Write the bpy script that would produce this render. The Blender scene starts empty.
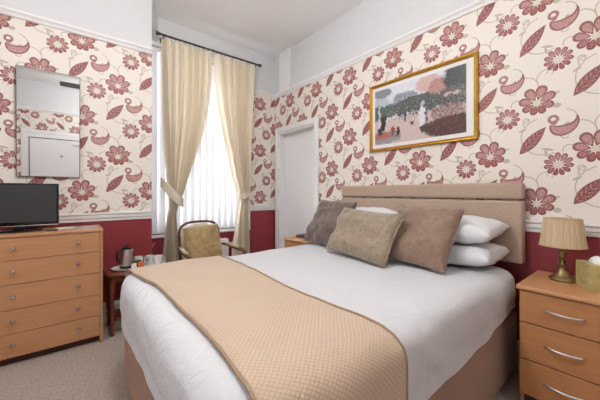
import bpy, bmesh, math, random
from mathutils import Vector, Matrix, noise as mnoise
random.seed(4)
PI = math.pi
SC = bpy.context.scene
COL = SC.collection

# ------------------------------------------------------------------ camera
cam_d = bpy.data.cameras.new('camera'); cam = bpy.data.objects.new('camera', cam_d); COL.objects.link(cam)
cam.location = (0, 0, 1.16)
cam.rotation_euler = (PI/2, 0, -math.radians(39))
cam_d.sensor_width = 36; cam_d.lens = 290/600*36; cam_d.shift_y = -8/600
cam_d.clip_start = .02
SC.camera = cam
# ------------------------------------------------------------------ view, world
SC.view_settings.view_transform = 'Standard'; SC.view_settings.look = 'None'
SC.view_settings.gamma = 1; SC.view_settings.use_curve_mapping = False
SC.view_settings.exposure = 0.06
WORLD_STRENGTH = 2.2
w = bpy.data.worlds.new('overcast_sky'); SC.world = w; w.use_nodes = True
w.node_tree.nodes['Background'].inputs[0].default_value = (.93, .96, 1, 1)
w.node_tree.nodes['Background'].inputs[1].default_value = WORLD_STRENGTH
def area(name, loc, rot, sx, sy, power, color=(1, 1, 1)):
    d = bpy.data.lights.new(name, 'AREA'); d.shape = 'RECTANGLE'; d.size = sx; d.size_y = sy; d.energy = power; d.color = color
    o = bpy.data.objects.new(name, d); COL.objects.link(o); o.location = loc; o.rotation_euler = rot
    return o
# daylight entering by the bay window in view and as fill by an added, unseen window behind the camera
area('daylight_bay_window', (1.29, 3.62, 1.75), (-PI/2, 0, 0), 1.12, 2.05, 32, (.95, .97, 1))
area('fill_added_window', (-1.98, .95, 1.6), (0, -PI/2, 0), 1.5, 1.5, 7, (.95, .975, 1))
GLOBE = 104     # radiance of the added fill globe

# ------------------------------------------------------------------ dimensions (metres)
XW = 2.34       # headboard wall
YL = 3.085      # wall with the mirror
YW = 3.46       # window wall
ZC = 3.08       # ceiling
XS = -1.95      # side wall behind the camera
YB = -1.75      # wall behind the camera
DADO0, DADO1, RAIL0, RAIL1 = .905, .98, 2.49, 2.54

# ------------------------------------------------------------------ node helpers
def lin(r, g, b):
    f = lambda c: (c/255/12.92) if c/255 <= .04045 else ((c/255+.055)/1.055)**2.4
    return (f(r), f(g), f(b), 1)
class S:
    def __init__(self, nt, v): self.nt = nt; self.v = v
    def _m(self, op, *a, clamp=False):
        n = self.nt.nodes.new('ShaderNodeMath'); n.operation = op; n.use_clamp = clamp
        for i, x in enumerate((self,)+a):
            x = x.v if isinstance(x, S) else x
            if isinstance(x, (int, float)): n.inputs[i].default_value = x
            else: self.nt.links.new(x, n.inputs[i])
        return S(self.nt, n.outputs[0])
    def __add__(s, o): return s._m('ADD', o)
    __radd__ = __add__
    def __sub__(s, o): return s._m('SUBTRACT', o)
    def __rsub__(s, o): return S(s.nt, float(o))._m('SUBTRACT', s)
    def __mul__(s, o): return s._m('MULTIPLY', o)
    __rmul__ = __mul__
    def __truediv__(s, o): return s._m('DIVIDE', o)
    def __pow__(s, o): return s._m('POWER', o)
    def __neg__(s): return s._m('MULTIPLY', -1.0)
    def round(s): return s._m('ROUND')
    def abs(s): return s._m('ABSOLUTE')
    def sin(s): return s._m('SINE')
    def cos(s): return s._m('COSINE')
    def sqrt(s): return s._m('SQRT')
    def atan2(s, o): return s._m('ARCTAN2', o)
    def max(s, o): return s._m('MAXIMUM', o)
    def min(s, o): return s._m('MINIMUM', o)
    def mask(s, k): return s._m('MULTIPLY_ADD', k, .5, clamp=True)      # soft step: 1 where s > 0
    def gt(s, o): return s._m('GREATER_THAN', o)
def hyp(a, b): return (a*a+b*b).sqrt()
def new_mat(name):
    m = bpy.data.materials.new(name); m.use_nodes = True; nt = m.node_tree
    return m, nt, nt.nodes['Principled BSDF']
def coords(nt, kind='Object'):
    tc = nt.nodes.new('ShaderNodeTexCoord'); sp = nt.nodes.new('ShaderNodeSeparateXYZ')
    nt.links.new(tc.outputs[kind], sp.inputs[0])
    return tc.outputs[kind], S(nt, sp.outputs[0]), S(nt, sp.outputs[1]), S(nt, sp.outputs[2])
def mixc(nt, f, a, b):
    n = nt.nodes.new('ShaderNodeMix'); n.data_type = 'RGBA'
    for i, x in ((0, f), (6, a), (7, b)):
        x = x.v if isinstance(x, S) else x
        if isinstance(x, (tuple, float, int)): n.inputs[i].default_value = x
        else: nt.links.new(x, n.inputs[i])
    return n.outputs[2]
def noise_tex(nt, vec, scale, detail=2, rough=.5, stretch=None, dist=0):
    n = nt.nodes.new('ShaderNodeTexNoise'); n.inputs['Scale'].default_value = scale
    n.inputs['Detail'].default_value = detail; n.inputs['Roughness'].default_value = rough; n.inputs['Distortion'].default_value = dist
    if stretch:
        mp = nt.nodes.new('ShaderNodeMapping'); mp.inputs['Scale'].default_value = stretch
        nt.links.new(vec, mp.inputs[0]); vec = mp.outputs[0]
    nt.links.new(vec, n.inputs['Vector'])
    return S(nt, n.outputs[0])
def bump(nt, bs, h, strength=.3, dist=.01):
    b = nt.nodes.new('ShaderNodeBump'); b.inputs['Strength'].default_value = strength; b.inputs['Distance'].default_value = dist
    nt.links.new(h.v, b.inputs['Height']); nt.links.new(b.outputs[0], bs.inputs['Normal'])
def setc(nt, bs, c):
    if isinstance(c, tuple): bs.inputs['Base Color'].default_value = c
    else: nt.links.new(c, bs.inputs['Base Color'])
def plain(name, c, rough=.5, metal=0, c2=None, nscale=6, bumpscale=None, bstr=.2, bdist=.004, stretch=None, sheen=0, coat=0):
    m, nt, bs = new_mat(name)
    bs.inputs['Roughness'].default_value = rough; bs.inputs['Metallic'].default_value = metal
    if coat: bs.inputs['Coat Weight'].default_value = coat; bs.inputs['Coat Roughness'].default_value = .15
    if sheen: bs.inputs['Sheen Weight'].default_value = sheen
    vec = coords(nt)[0]
    if c2:
        f = (noise_tex(nt, vec, nscale, 4, .6, stretch)-.5)*2.2+.5
        setc(nt, bs, mixc(nt, f.max(0).min(1), lin(*c), lin(*c2)))
    else: setc(nt, bs, lin(*c))
    if bumpscale: bump(nt, bs, noise_tex(nt, vec, bumpscale, 3, .6), bstr, bdist)
    return m
def wood(name, c, c2, rough=.35, axis=0, scale=5, coat=.15):
    m, nt, bs = new_mat(name); bs.inputs['Roughness'].default_value = rough
    bs.inputs['Coat Weight'].default_value = coat; bs.inputs['Coat Roughness'].default_value = .25
    vec = coords(nt)[0]
    st = [9, 9, 9]; st[axis] = .7
    a = noise_tex(nt, vec, scale, 5, .65, tuple(st), .6)
    st2 = [40, 40, 40]; st2[axis] = 1
    b = noise_tex(nt, vec, scale, 2, .5, tuple(st2))
    f = ((a-.5)*1.8+.5+(b-.5)*.6).max(0).min(1)
    setc(nt, bs, mixc(nt, f, lin(*c), lin(*c2)))
    return m

# ------------------------------------------------------------------ wallpaper print
def wallpaper(name, axis, sgn, s0, t0):
    m, nt, bs = new_mat(name); bs.inputs['Roughness'].default_value = .55
    vec, X, Y, Z = coords(nt)
    s = (X if axis == 0 else Y)*sgn - s0; t = Z - t0
    W, P = .262, .642
    def loc(ox, oy, rot=0):
        a = (s-ox)/W; c = a.round(); ls = (a-c)*W
        b = (t-oy)/P-c*.5; lt = (b-b.round())*P
        if rot:
            cr, sr = math.cos(rot), math.sin(rot)
            return ls*cr+lt*sr, lt*cr-ls*sr
        return ls, lt
    K = 260.0
    nz = noise_tex(nt, vec, 150, 2, .6); nb = noise_tex(nt, vec, 30, 2, .6)
    def flower(ox, oy, n, rc, a, b, hole, up, ph):
        """n separate elliptical petals; returns coverage, dark rim, pale core, darker lower petals"""
        x, y = loc(ox, oy); r = hyp(x, y); th = y.atan2(x)+ph
        st = 2*PI/n; idx = (th/st).round(); fi = th-idx*st
        ctr = (idx*st-ph).sin()                                  # height of this petal's direction
        g = ctr*up+1.0                                           # upper petals are larger
        e = hyp((r/g-rc)/a, fi*(rc/b))
        cov = (1.0-e).mask(14.0)*(r-hole).mask(K)
        rim = (e-.70).mask(9.0)*cov
        core = (hole-r).mask(K)
        dark = (-ctr*.55+.05).max(0)
        return cov, rim, core, dark
    c1, e1, k1, d1 = flower(0, 0, 8, .054, .039, .0212, .019, .20, .30)
    c2, e2, k2, d2 = flower(.1035, .243, 11, .046, .025, .0122, .023, .06, .1)
    # pointed leaf with herringbone veins
    p, q = loc(-.023, -.238, math.radians(50))
    hw = (1.0-(p/.104)**2)*(.034-p*.06)
    c3 = (hw-q.abs()).mask(K)
    e3 = ((q.abs()-hw+.008).mask(K)).max((((q.abs()*1.3-p)*(2*PI/.030)).sin()-.05).mask(3.0)).max((.0035-q.abs()).mask(K))*c3
    # paisley crescent and its curl
    x, y = loc(.126, -.128); r = hyp(x, y); th = y.atan2(x)
    sn = (-((th-.35).sin())).max(0)
    tk = (sn**.9)*(.034-x*.24)
    rr = (r-.064).abs()
    cA = (tk-rr).mask(K)*sn.gt(.01)
    eA = (rr-tk+.009).mask(K)*cA
    x2, y2 = loc(.080, -.118); r2 = (hyp(x2, y2)-.020).abs()
    cB = (.0075-r2).mask(K)
    x3, y3 = loc(.084, -.140); cC = (.014-hyp(x3, y3)).mask(K)
    red = c1.max(c2).max(c3).max(cA).max(cB).max(cC)
    edge = e1.max(e2).max(e3).max(eA).max(cB*.55).max(cC*.5)
    # pale vines, tendrils and small leaves
    def arc(ox, oy, R, ang, half, w=.0032):
        x, y = loc(ox, oy); r = hyp(x, y)
        on = (x*math.cos(ang)+y*math.sin(ang)-r*math.cos(half)).mask(200.0)
        return (w-(r-R).abs()).mask(K)*on
    def ell(ox, oy, rot, a, b):
        x, y = loc(ox, oy, rot)
        return (1.0-hyp(x/a, y/b)).mask(5.0)
    D = math.radians
    pale = arc(.036, -.215, .118, D(200), D(95))
    for v in (arc(.126, -.128, .064, D(38), D(42), .003), arc(-.065, .105, .072, D(80), D(85)), arc(-.128, .098, .017, D(200), D(150), .003),
              arc(.050, .150, .050, D(150), D(60), .003), arc(.066, .178, .014, D(60), D(140), .003), arc(.155, .330, .030, D(120), D(80), .003),
              arc(-.055, -.105, .016, D(60), D(150), .0035), arc(-.035, -.13, .034, D(150), D(55), .0035),
              ell(-.075, -.165, D(25), .022, .008), ell(.088, .040, D(20), .026, .008), ell(.098, -.035, D(0), .020, .015),
              ell(.052, -.300, D(-15), .030, .008), ell(.045, .318, D(100), .022, .007), ell(-.118, .165, D(70), .014, .010)):
        pale = pale.max(v)
    bg = mixc(nt, ((nb-.5)*.5+.5), lin(238, 232, 223), lin(233, 226, 216))
    col = mixc(nt, pale*(nz*.5+.62), bg, lin(184, 174, 154))
    col = mixc(nt, k1.max(k2)*.75, col, lin(214, 205, 190))
    tone = ((nz-.5)*3.4+.34+c3*.25+d1*c1+d2*c2+c2*.15).max(0).min(1)
    inner = mixc(nt, tone, lin(204, 164, 158), lin(152, 72, 72))
    col = mixc(nt, red, col, inner)
    col = mixc(nt, edge*(nz*1.0+.22), col, lin(108, 46, 48))
    nt.links.new(col, bs.inputs['Base Color'])
    return m

# ------------------------------------------------------------------ picture print
def picture_print(name, y0, y1, z0, z1):
    m, nt, bs = new_mat(name); bs.inputs['Roughness'].default_value = .22
    vec, X, Y, Z = coords(nt)
    n1 = noise_tex(nt, vec, 34, 4, .7); n2 = (noise_tex(nt, vec, 85, 4, .75)-.5)*2.4+.5; n3 = (noise_tex(nt, vec, 70, 3, .7)-.5)*3.5+.5
    n2 = n2.max(0).min(1); n3 = n3.max(0).min(1)
    n5 = noise_tex(nt, vec, 22, 3, .65)
    p = (y1-Y)/(y1-y0)+(n2-.5)*.022+(n5-.5)*.09; q = (Z-z0)/(z1-z0)+(n1-.5)*.16+(n2-.5)*.03
    def E(cx, cy, a, b, k=5.0): return (1.0-hyp((p-cx)/a, (q-cy)/b)).mask(k)
    def B(x0, x1, a, b, k=70.0): return (p-x0).mask(k)*(x1-p).mask(k)*(q-a).mask(k)*(b-q).mask(k)
    c = mixc(nt, n1, lin(206, 214, 226), lin(232, 230, 232))
    L = lambda f, col: mixc(nt, f, c, col)
    c = L(E(.1, .93, .12, .10)*.7, lin(60, 78, 74)); c = L(E(.08, .72, .13, .13), lin(188, 196, 205))
    c = L(B(.24, .52, .55, .80), mixc(nt, (p*160.0).sin()*.5+.5, lin(142, 148, 156), lin(168, 172, 178)))
    c = L(B(.27, .49, .77, .84)*.8, lin(128, 134, 142))
    c = L(E(.04, .56, .10, .16), lin(88, 98, 96)); c = L(E(.20, .58, .10, .12), lin(92, 104, 98))
    for cx, cy, a, b in ((.33, .58, .09, .13), (.45, .62, .10, .13), (.55, .60, .08, .14), (.66, .60, .12, .16), (.80, .66, .12, .2)):
        c = L(E(cx, cy, a, b), mixc(nt, n2, lin(40, 48, 48), lin(118, 124, 122)))
    c = L((.44-q).mask(25.0), mixc(nt, n1, lin(198, 172, 168), lin(216, 202, 198)))
    c = L(B(.30, .64, .41, .52, 40.0)*(n3*3.0-1.0).max(0).min(1), lin(70, 62, 66))
    c = L(E(.64, .88, .13, .13), mixc(nt, n2, lin(190, 142, 138), lin(222, 204, 202)))
    c = L(E(.74, .79, .09, .12), mixc(nt, n2, lin(150, 92, 90), lin(208, 172, 168)))
    c = L(E(.96, .86, .17, .24), mixc(nt, n2, lin(30, 37, 37), lin(96, 104, 104)))
    c = L(E(.90, .56, .16, .18), mixc(nt, n3, lin(52, 58, 58), lin(122, 122, 120)))
    c = L(B(.68, .99, .30, .46, 40.0), mixc(nt, n3, lin(96, 88, 88), lin(196, 164, 156)))
    c = L(B(.80, .95, .60, .64)*.8, lin(226, 190, 176))
    c = L(E(.86, .14, .26, .17), mixc(nt, n2, lin(36, 38, 36), lin(118, 84, 82)))
    c = L(E(.62, .16, .06, .08), lin(78, 70, 66))
    c = L(E(.14, .13, .2, .10), mixc(nt, n2, lin(74, 80, 84), lin(176, 164, 162)))
    c = L(E(.12, .06, .2, .05), lin(150, 148, 150)); c = L(E(.10, .16, .10, .06), lin(176, 104, 98))
    c = L(E(.24, .22, .025, .09), lin(150, 66, 60)); c = L(E(.30, .2, .02, .08), lin(50, 46, 52))
    c = L(E(.115, .38, .03, .14), lin(48, 44, 50)); c = L(E(.115, .47, .045, .05), lin(70, 62, 66))
    c = L(B(.055, .075, .2, .72)*.8, lin(222, 228, 236)); c = L(B(.04, .1, .18, .3), lin(60, 62, 64))
    c = L(E(.575, .38, .035, .17), lin(224, 224, 232)); c = L(E(.58, .56, .02, .04), lin(196, 190, 190)); c = L(B(.615, .63, .25, .5), lin(48, 44, 48))
    c = L(E(.47, .28, .02, .035), lin(90, 54, 50)); c = L(E(.39, .42, .012, .09), lin(64, 58, 62))
    band = (q-.28).mask(8.0)*(.68-q).mask(8.0)*(p-.15).mask(12.0)
    n4 = (noise_tex(nt, vec, 75, 3, .65)-.5)*6.0
    c = L(band*(n4-.35).max(0).min(.8), lin(44, 42, 46)); c = L(band*(-n4-.45).max(0).min(.75), lin(226, 216, 212))
    c = L((.32-q).mask(10.0)*(p-.62).mask(10.0)*(-n4-.5).max(0).min(.7), lin(186, 116, 110))
    nt.links.new(c, bs.inputs['Base Color'])
    return m

# ------------------------------------------------------------------ mesh builder
class MB:
    def __init__(self): self.v = []; self.f = []; self.mi = []; self.cur = 0
    def add(self, vs, fs):
        o = len(self.v); self.v += [tuple(p) for p in vs]; self.f += [tuple(i+o for i in f) for f in fs]; self.mi += [self.cur]*len(fs); return self
    def box(self, x0, x1, y0, y1, z0, z1):
        vs = [(x, y, z) for z in (z0, z1) for y in (y0, y1) for x in (x0, x1)]
        return self.add(vs, [(0, 2, 3, 1), (4, 5, 7, 6), (0, 1, 5, 4), (2, 6, 7, 3), (0, 4, 6, 2), (1, 3, 7, 5)])
    def prism(self, pts, z0, z1):                    # polygon in xy, counter-clockwise
        n = len(pts); vs = [(x, y, z0) for x, y in pts]+[(x, y, z1) for x, y in pts]
        return self.add(vs, [tuple(range(n-1, -1, -1)), tuple(range(n, 2*n))]+[(i, (i+1) % n, n+(i+1) % n, n+i) for i in range(n)])
    def lathe(self, prof, c=(0, 0, 0), n=24, rfun=None):
        vs = []; fs = []
        for r, z in prof:
            for i in range(n):
                a = 2*PI*i/n; k = rfun(a, z) if rfun else 1
                vs.append((c[0]+r*k*math.cos(a), c[1]+r*k*math.sin(a), c[2]+z))
        for j in range(len(prof)-1):
            for i in range(n): fs.append((j*n+i, j*n+(i+1) % n, (j+1)*n+(i+1) % n, (j+1)*n+i))
        if prof[0][0] > 1e-5: fs.append(tuple(range(n-1, -1, -1)))
        if prof[-1][0] > 1e-5: fs.append(tuple((len(prof)-1)*n+i for i in range(n)))
        return self.add(vs, fs)
    def tube(self, path, r, n=10, closed=False, sq=None):
        P = [Vector(p) for p in path]; m = len(P); vs = []; fs = []; up = None
        for k in range(m):
            a = P[(k-1) % m] if (closed or k > 0) else P[0]; b = P[(k+1) % m] if (closed or k < m-1) else P[-1]
            t = (b-a).normalized()
            if up is None: up = Vector((0, 0, 1)) if abs(t.z) < .9 else Vector((1, 0, 0))
            s = t.cross(up).normalized(); up = s.cross(t).normalized()
            rr = r[k] if isinstance(r, (list, tuple)) else r
            for i in range(n):
                g = 2*PI*i/n; kx = 1; ky = sq or 1
                vs.append(P[k]+s*(rr*kx*math.cos(g))+up*(rr*ky*math.sin(g)))
        for k in range(m if closed else m-1):
            for i in range(n):
                k2 = (k+1) % m; fs.append((k*n+i, k*n+(i+1) % n, k2*n+(i+1) % n, k2*n+i))
        if not closed: fs += [tuple(range(n-1, -1, -1)), tuple((m-1)*n+i for i in range(n))]
        return self.add(vs, fs)
    def grid(self, fn, nu, nv, closeu=False):
        vs = [fn(i/(nu if closeu else nu-1), j/(nv-1)) for j in range(nv) for i in range(nu)]
        fs = []
        for j in range(nv-1):
            for i in range(nu if closeu else nu-1):
                i2 = (i+1) % nu; fs.append((j*nu+i, j*nu+i2, (j+1)*nu+i2, (j+1)*nu+i))
        return self.add(vs, fs)
    def build(self, name, mats, parent=None, loc=(0, 0, 0), rot=(0, 0, 0), smooth=False, bevel=0, solid=0, fix=True, subd=0):
        me = bpy.data.meshes.new(name); me.from_pydata(self.v, [], self.f)
        if not isinstance(mats, (list, tuple)): mats = [mats]
        for m in mats: me.materials.append(m)
        me.polygons.foreach_set('material_index', self.mi)
        if fix:
            bm = bmesh.new(); bm.from_mesh(me); bmesh.ops.recalc_face_normals(bm, faces=bm.faces); bm.to_mesh(me); bm.free()
        if smooth:
            me.polygons.foreach_set('use_smooth', [True]*len(me.polygons))
        o = bpy.data.objects.new(name, me); COL.objects.link(o); o.location = loc; o.rotation_euler = rot
        if smooth == 'auto': me.set_sharp_from_angle(angle=math.radians(40))
        if parent: o.parent = parent
        if solid:
            md = o.modifiers.new('solid', 'SOLIDIFY'); md.thickness = solid; md.offset = 1
        if bevel:
            md = o.modifiers.new('bevel', 'BEVEL'); md.width = bevel; md.segments = 2; md.limit_method = 'ANGLE'; md.angle_limit = math.radians(40)
        if subd:
            md = o.modifiers.new('sub', 'SUBSURF'); md.levels = subd; md.render_levels = subd
        return o
def empty(name, loc, rz=0):
    o = bpy.data.objects.new(name, None); COL.objects.link(o); o.location = loc; o.rotation_euler = (0, 0, rz); o.empty_display_size = .05
    return o
def tag(o, label, cat, group=None):
    o['label'] = label; o['category'] = cat
    if group: o['group'] = group
    return o
def struct(o, label=None):
    o['kind'] = 'structure'
    if label: o['label'] = label
    return o
def copy_tree(o, parent=None):
    c = o.copy(); COL.objects.link(c); c.parent = parent
    for ch in list(o.children): copy_tree(ch, c)
    return c

# ------------------------------------------------------------------ materials
M = {}
M['paper_left'] = wallpaper('wallpaper_mirror_wall', 0, 1, .373, 1.477)
M['paper_win'] = wallpaper('wallpaper_window_wall', 0, 1, 2.09, 1.07)
M['paper_head'] = wallpaper('wallpaper_headboard_wall', 1, -1, -.225, 1.405)
M['paper_back'] = wallpaper('wallpaper_rear_wall', 0, -1, .1, 1.2)
M['red'] = plain('red_dado_paint', (146, 52, 60), .5, c2=(138, 46, 54), bumpscale=200, bstr=.08)
M['white_wall'] = plain('white_plaster', (220, 221, 223), .7, c2=(216, 217, 219), bumpscale=60, bstr=.05)
M['ceil'] = plain('white_ceiling_paint', (246, 246, 247), .75, bumpscale=50, bstr=.05)
M['gloss'] = plain('white_gloss_paint', (238, 238, 238), .28)
M['carpet'] = plain('beige_carpet', (194, 178, 164), .95, c2=(148, 131, 117), nscale=70, bumpscale=260, bstr=.7, bdist=.006, sheen=.3)
M['oak'] = wood('honey_wood_laminate', (198, 148, 106), (184, 132, 90))
M['oak_top'] = wood('honey_wood_top', (210, 158, 110), (196, 142, 96), axis=1)
M['gap_shade_plinth'] = plain('gap_shade_and_plinth', (70, 40, 24), .7)  # painted shade for the drawer gaps; also colours the plinth
M['mahog'] = wood('red_brown_table_wood', (122, 58, 36), (88, 38, 24), .25, scale=4, coat=.4)
M['chairwood'] = wood('walnut_chair', (112, 74, 52), (76, 46, 32), .35)
M['steel'] = plain('brushed_steel', (214, 214, 214), .36, 1)
M['chrome'] = plain('chrome', (215, 215, 218), .12, 1)
M['bronze'] = plain('dark_metal_rod', (82, 80, 78), .35, .9)
M['brass'] = plain('antique_brass', (168, 148, 108), .33, .85, c2=(120, 100, 66), nscale=30)
M['gold'] = plain('gold_picture_frame', (206, 160, 66), .32, .7, c2=(176, 128, 44), nscale=25)
M['black'] = plain('black_plastic', (18, 18, 19), .35)
M['blackgloss'] = plain('gloss_black_plastic', (14, 14, 15), .12)
M['screen'] = plain('matte_tv_screen', (54, 55, 58), .38)  # grey lifted in the colour to stand in for a reflection
M['porcelain'] = plain('white_porcelain', (232, 230, 226), .18, coat=.4)
M['paperw'] = plain('white_paper', (232, 232, 230), .7)
def cotton(name, c):
    m, nt, bs = new_mat(name); bs.inputs['Roughness'].default_value = .8; setc(nt, bs, lin(*c))
    vec = coords(nt)[0]
    a = (noise_tex(nt, vec, 4.5, 3, .55, (1, 1, 1), 1.5)-.5).abs(); b = noise_tex(nt, vec, 45, 2, .5)
    bump(nt, bs, a*-1.0+b*.05, .30, .045)
    return m
M['sheet'] = cotton('white_cotton', (216, 218, 221))
M['pillow'] = plain('white_pillow_cotton', (228, 230, 233), .8, bumpscale=22, bstr=.25, bdist=.012)
M['divan'] = plain('taupe_divan_fabric', (170, 134, 112), .9, c2=(158, 122, 102), nscale=120, bumpscale=400, bstr=.4, bdist=.004, sheen=.2)
M['mirror'] = plain('mirror_glass', (238, 240, 240), .01, 1)
M['mirror_edge'] = plain('red_brown_mirror_edge', (104, 50, 40), .4)
M['tissue'] = plain('white_tissue', (240, 240, 242), .8)
M['orange'] = plain('orange_sachet_print', (214, 110, 48), .5)
M['grey_card'] = plain('dark_grey_card', (60, 64, 66), .5)
M['darkbook'] = plain('dark_grey_folder', (72, 66, 68), .45)
M['blue'] = plain('pale_blue_leaflet', (190, 196, 206), .45)
def fabric_weave(name, c, c2, k, strength=.5):
    m, nt, bs = new_mat(name); bs.inputs['Roughness'].default_value = .85; bs.inputs['Sheen Weight'].default_value = .2
    vec, X, Y, Z = coords(nt)
    f = noise_tex(nt, vec, 90, 3, .6); g = noise_tex(nt, vec, k, 1, .5, (1, 1, 14)); h = noise_tex(nt, vec, k, 1, .5, (1, 14, 1))
    setc(nt, bs, mixc(nt, ((g+h-1.0)*1.6+.5+(f-.5)*.5).max(0).min(1), lin(*c), lin(*c2)))
    bump(nt, bs, g+h, strength, .003)
    return m
M['headboard'] = fabric_weave('linen_headboard', (190, 168, 150), (170, 148, 130), 60, .3)
def quilt(name):
    m, nt, bs = new_mat(name); bs.inputs['Roughness'].default_value = .75; bs.inputs['Sheen Weight'].default_value = .3
    vec, X, Y, Z = coords(nt)
    k = 2*PI/.019
    yy = Y+Z*.9
    a = ((X*1.0+yy)*k*.5).sin().abs(); b = ((X*1.0-yy)*k*.5).sin().abs()
    h = (a*b)**.6
    n = noise_tex(nt, vec, 5, 3, .6)
    c = mixc(nt, n, lin(218, 197, 173), lin(206, 183, 158))
    c2 = mixc(nt, h, lin(190, 164, 139), c)
    setc(nt, bs, c2); bump(nt, bs, h, .45, .003)
    return m
M['quilt'] = quilt('quilted_taupe_throw')
M['quilt_edge'] = plain('throw_binding', (164, 138, 114), .7)
def velvet(name, c, c2, c3, sc, zig=0):
    m, nt, bs = new_mat(name); bs.inputs['Roughness'].default_value = .6; bs.inputs['Sheen Weight'].default_value = .6; bs.inputs['Sheen Roughness'].default_value = .4
    vec, X, Y, Z = coords(nt)
    n = noise_tex(nt, vec, sc, 4, .65, None, 1.2); n2 = noise_tex(nt, vec, sc*6, 3, .7)
    col = mixc(nt, ((n-.5)*2.6+.5).max(0).min(1), lin(*c), lin(*c2))
    col = mixc(nt, ((n2-.5)*3.0+.1).max(0).min(.8), col, lin(*c3))
    if zig:
        zz = (((X*6.0).sin()*.5+Z*1.0+X*.7)*(2*PI/.018)).sin()*.5+.5
        col = mixc(nt, zz*.22, col, lin(112, 96, 74))
    setc(nt, bs, col); bump(nt, bs, n*.7+n2*.3, .35, .012)
    return m
M['cush_dark'] = velvet('dark_taupe_velvet', (96, 82, 74), (122, 108, 98), (76, 64, 57), 9)
M['cush_gold'] = velvet('olive_gold_velvet', (172, 155, 132), (140, 124, 104), (112, 98, 82), 8, 1)
M['cush_brown'] = velvet('mushroom_velvet', (150, 124, 106), (132, 106, 90), (118, 94, 80), 6)
M['cush_chair'] = velvet('gold_brocade', (188, 164, 116), (152, 126, 80), (128, 102, 62), 11)
M['chair_cream'] = plain('cream_upholstery', (214, 200, 178), .85, c2=(196, 180, 156), nscale=60, bumpscale=200, bstr=.2)
def curtain_mat(name):
    m, nt, bs = new_mat(name)
    vec, X, Y, Z = coords(nt)
    n = noise_tex(nt, vec, 5, 3, .6, (30, 1, .6))
    c = mixc(nt, n, lin(246, 238, 222), lin(232, 220, 198))
    nt.links.new(c, bs.inputs['Base Color']); bs.inputs['Roughness'].default_value = .7
    tr = nt.nodes.new('ShaderNodeBsdfTranslucent'); tr.inputs[0].default_value = lin(232, 216, 186)
    mx = nt.nodes.new('ShaderNodeMixShader'); mx.inputs[0].default_value = .18
    nt.links.new(bs.outputs[0], mx.inputs[1]); nt.links.new(tr.outputs[0], mx.inputs[2])
    nt.links.new(mx.outputs[0], nt.nodes['Material Output'].inputs[0])
    return m
M['curtain'] = curtain_mat('cream_satin_curtain')
def translucent(name, c, t):
    m, nt, bs = new_mat(name); bs.inputs['Base Color'].default_value = lin(*c); bs.inputs['Roughness'].default_value = .6
    tr = nt.nodes.new('ShaderNodeBsdfTranslucent'); tr.inputs[0].default_value = lin(*c)
    mx = nt.nodes.new('ShaderNodeMixShader'); mx.inputs[0].default_value = t
    nt.links.new(bs.outputs[0], mx.inputs[1]); nt.links.new(tr.outputs[0], mx.inputs[2])
    nt.links.new(mx.outputs[0], nt.nodes['Material Output'].inputs[0])
    return m
M['slat'] = translucent('white_blind_fabric', (236, 238, 242), .10)
M['shade'] = translucent('pleated_beige_shade', (226, 204, 168), .25)
def glass(name):
    m, nt, bs = new_mat(name)
    t = nt.nodes.new('ShaderNodeBsdfTransparent'); g = nt.nodes.new('ShaderNodeBsdfGlossy'); g.inputs['Roughness'].default_value = .02
    mx = nt.nodes.new('ShaderNodeMixShader'); mx.inputs[0].default_value = .06
    nt.links.new(t.outputs[0], mx.inputs[1]); nt.links.new(g.outputs[0], mx.inputs[2])
    nt.links.new(mx.outputs[0], nt.nodes['Material Output'].inputs[0])
    return m
M['glass'] = glass('window_glass')
M['tumbler'] = glass('drinking_glass'); M['tumbler'].node_tree.nodes['Mix Shader'].inputs[0].default_value = .3
def tissuebox_mat():
    m, nt, bs = new_mat('olive_cream_box_print'); bs.inputs['Roughness'].default_value = .5
    vec, X, Y, Z = coords(nt)
    n = noise_tex(nt, vec, 22, 3, .6, None, 1.5)
    setc(nt, bs, mixc(nt, ((n-.5)*4.0+.3).max(0).min(1), lin(196, 184, 128), lin(168, 154, 96)))
    return m
M['tbox'] = tissuebox_mat()
def emission(name, c, k):
    m, nt, bs = new_mat(name); bs.inputs['Emission Color'].default_value = c; bs.inputs['Emission Strength'].default_value = k
    return m
M['globe'] = emission('added_fill_globe', (1, .985, .975, 1), GLOBE)
M['bulb'] = emission('fill_spot_bulb', (1, .985, .97, 1), 190)  # bulbs set glowing as added fill for the mirrored rear wall

# ------------------------------------------------------------------ room shell
struct(MB().box(XS-.2, XW+.2, YB-.2, YW+.4, -.1, 0).build('floor', M['carpet']), 'beige cut pile carpet')
struct(MB().box(XS-.2, XW+.2, YB-.2, YW+.4, ZC, ZC+.1).build('ceiling', M['ceil']), 'plain white painted ceiling')
def wall_cells(name, axis, at, thick, ab, openings, mats, extra=None):
    """wall slab along one axis, in horizontal bands: red dado, printed paper, white frieze; openings (a0,a1,z0,z1)"""
    mb = MB()
    xs = sorted({ab[0], ab[1]} | {o[0] for o in openings} | {o[1] for o in openings})
    zs = sorted({0, DADO0, RAIL0, ZC} | {o[2] for o in openings} | {o[3] for o in openings})
    for i in range(len(xs)-1):
        for j in range(len(zs)-1):
            a0, a1, z0, z1 = xs[i], xs[i+1], zs[j], zs[j+1]
            if any(a0 >= o[0]-1e-6 and a1 <= o[1]+1e-6 and z0 >= o[2]-1e-6 and z1 <= o[3]+1e-6 for o in openings): continue
            zm = (z0+z1)/2; mb.cur = 0 if zm < DADO0 else (1 if zm < RAIL0 else 2)
            lo, hi = min(at, at+thick), max(at, at+thick)
            if axis == 0: mb.box(a0, a1, lo, hi, z0, z1)
            else: mb.box(lo, hi, a0, a1, z0, z1)
    if extra: extra(mb)
    return struct(mb.build(name, mats))
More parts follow.
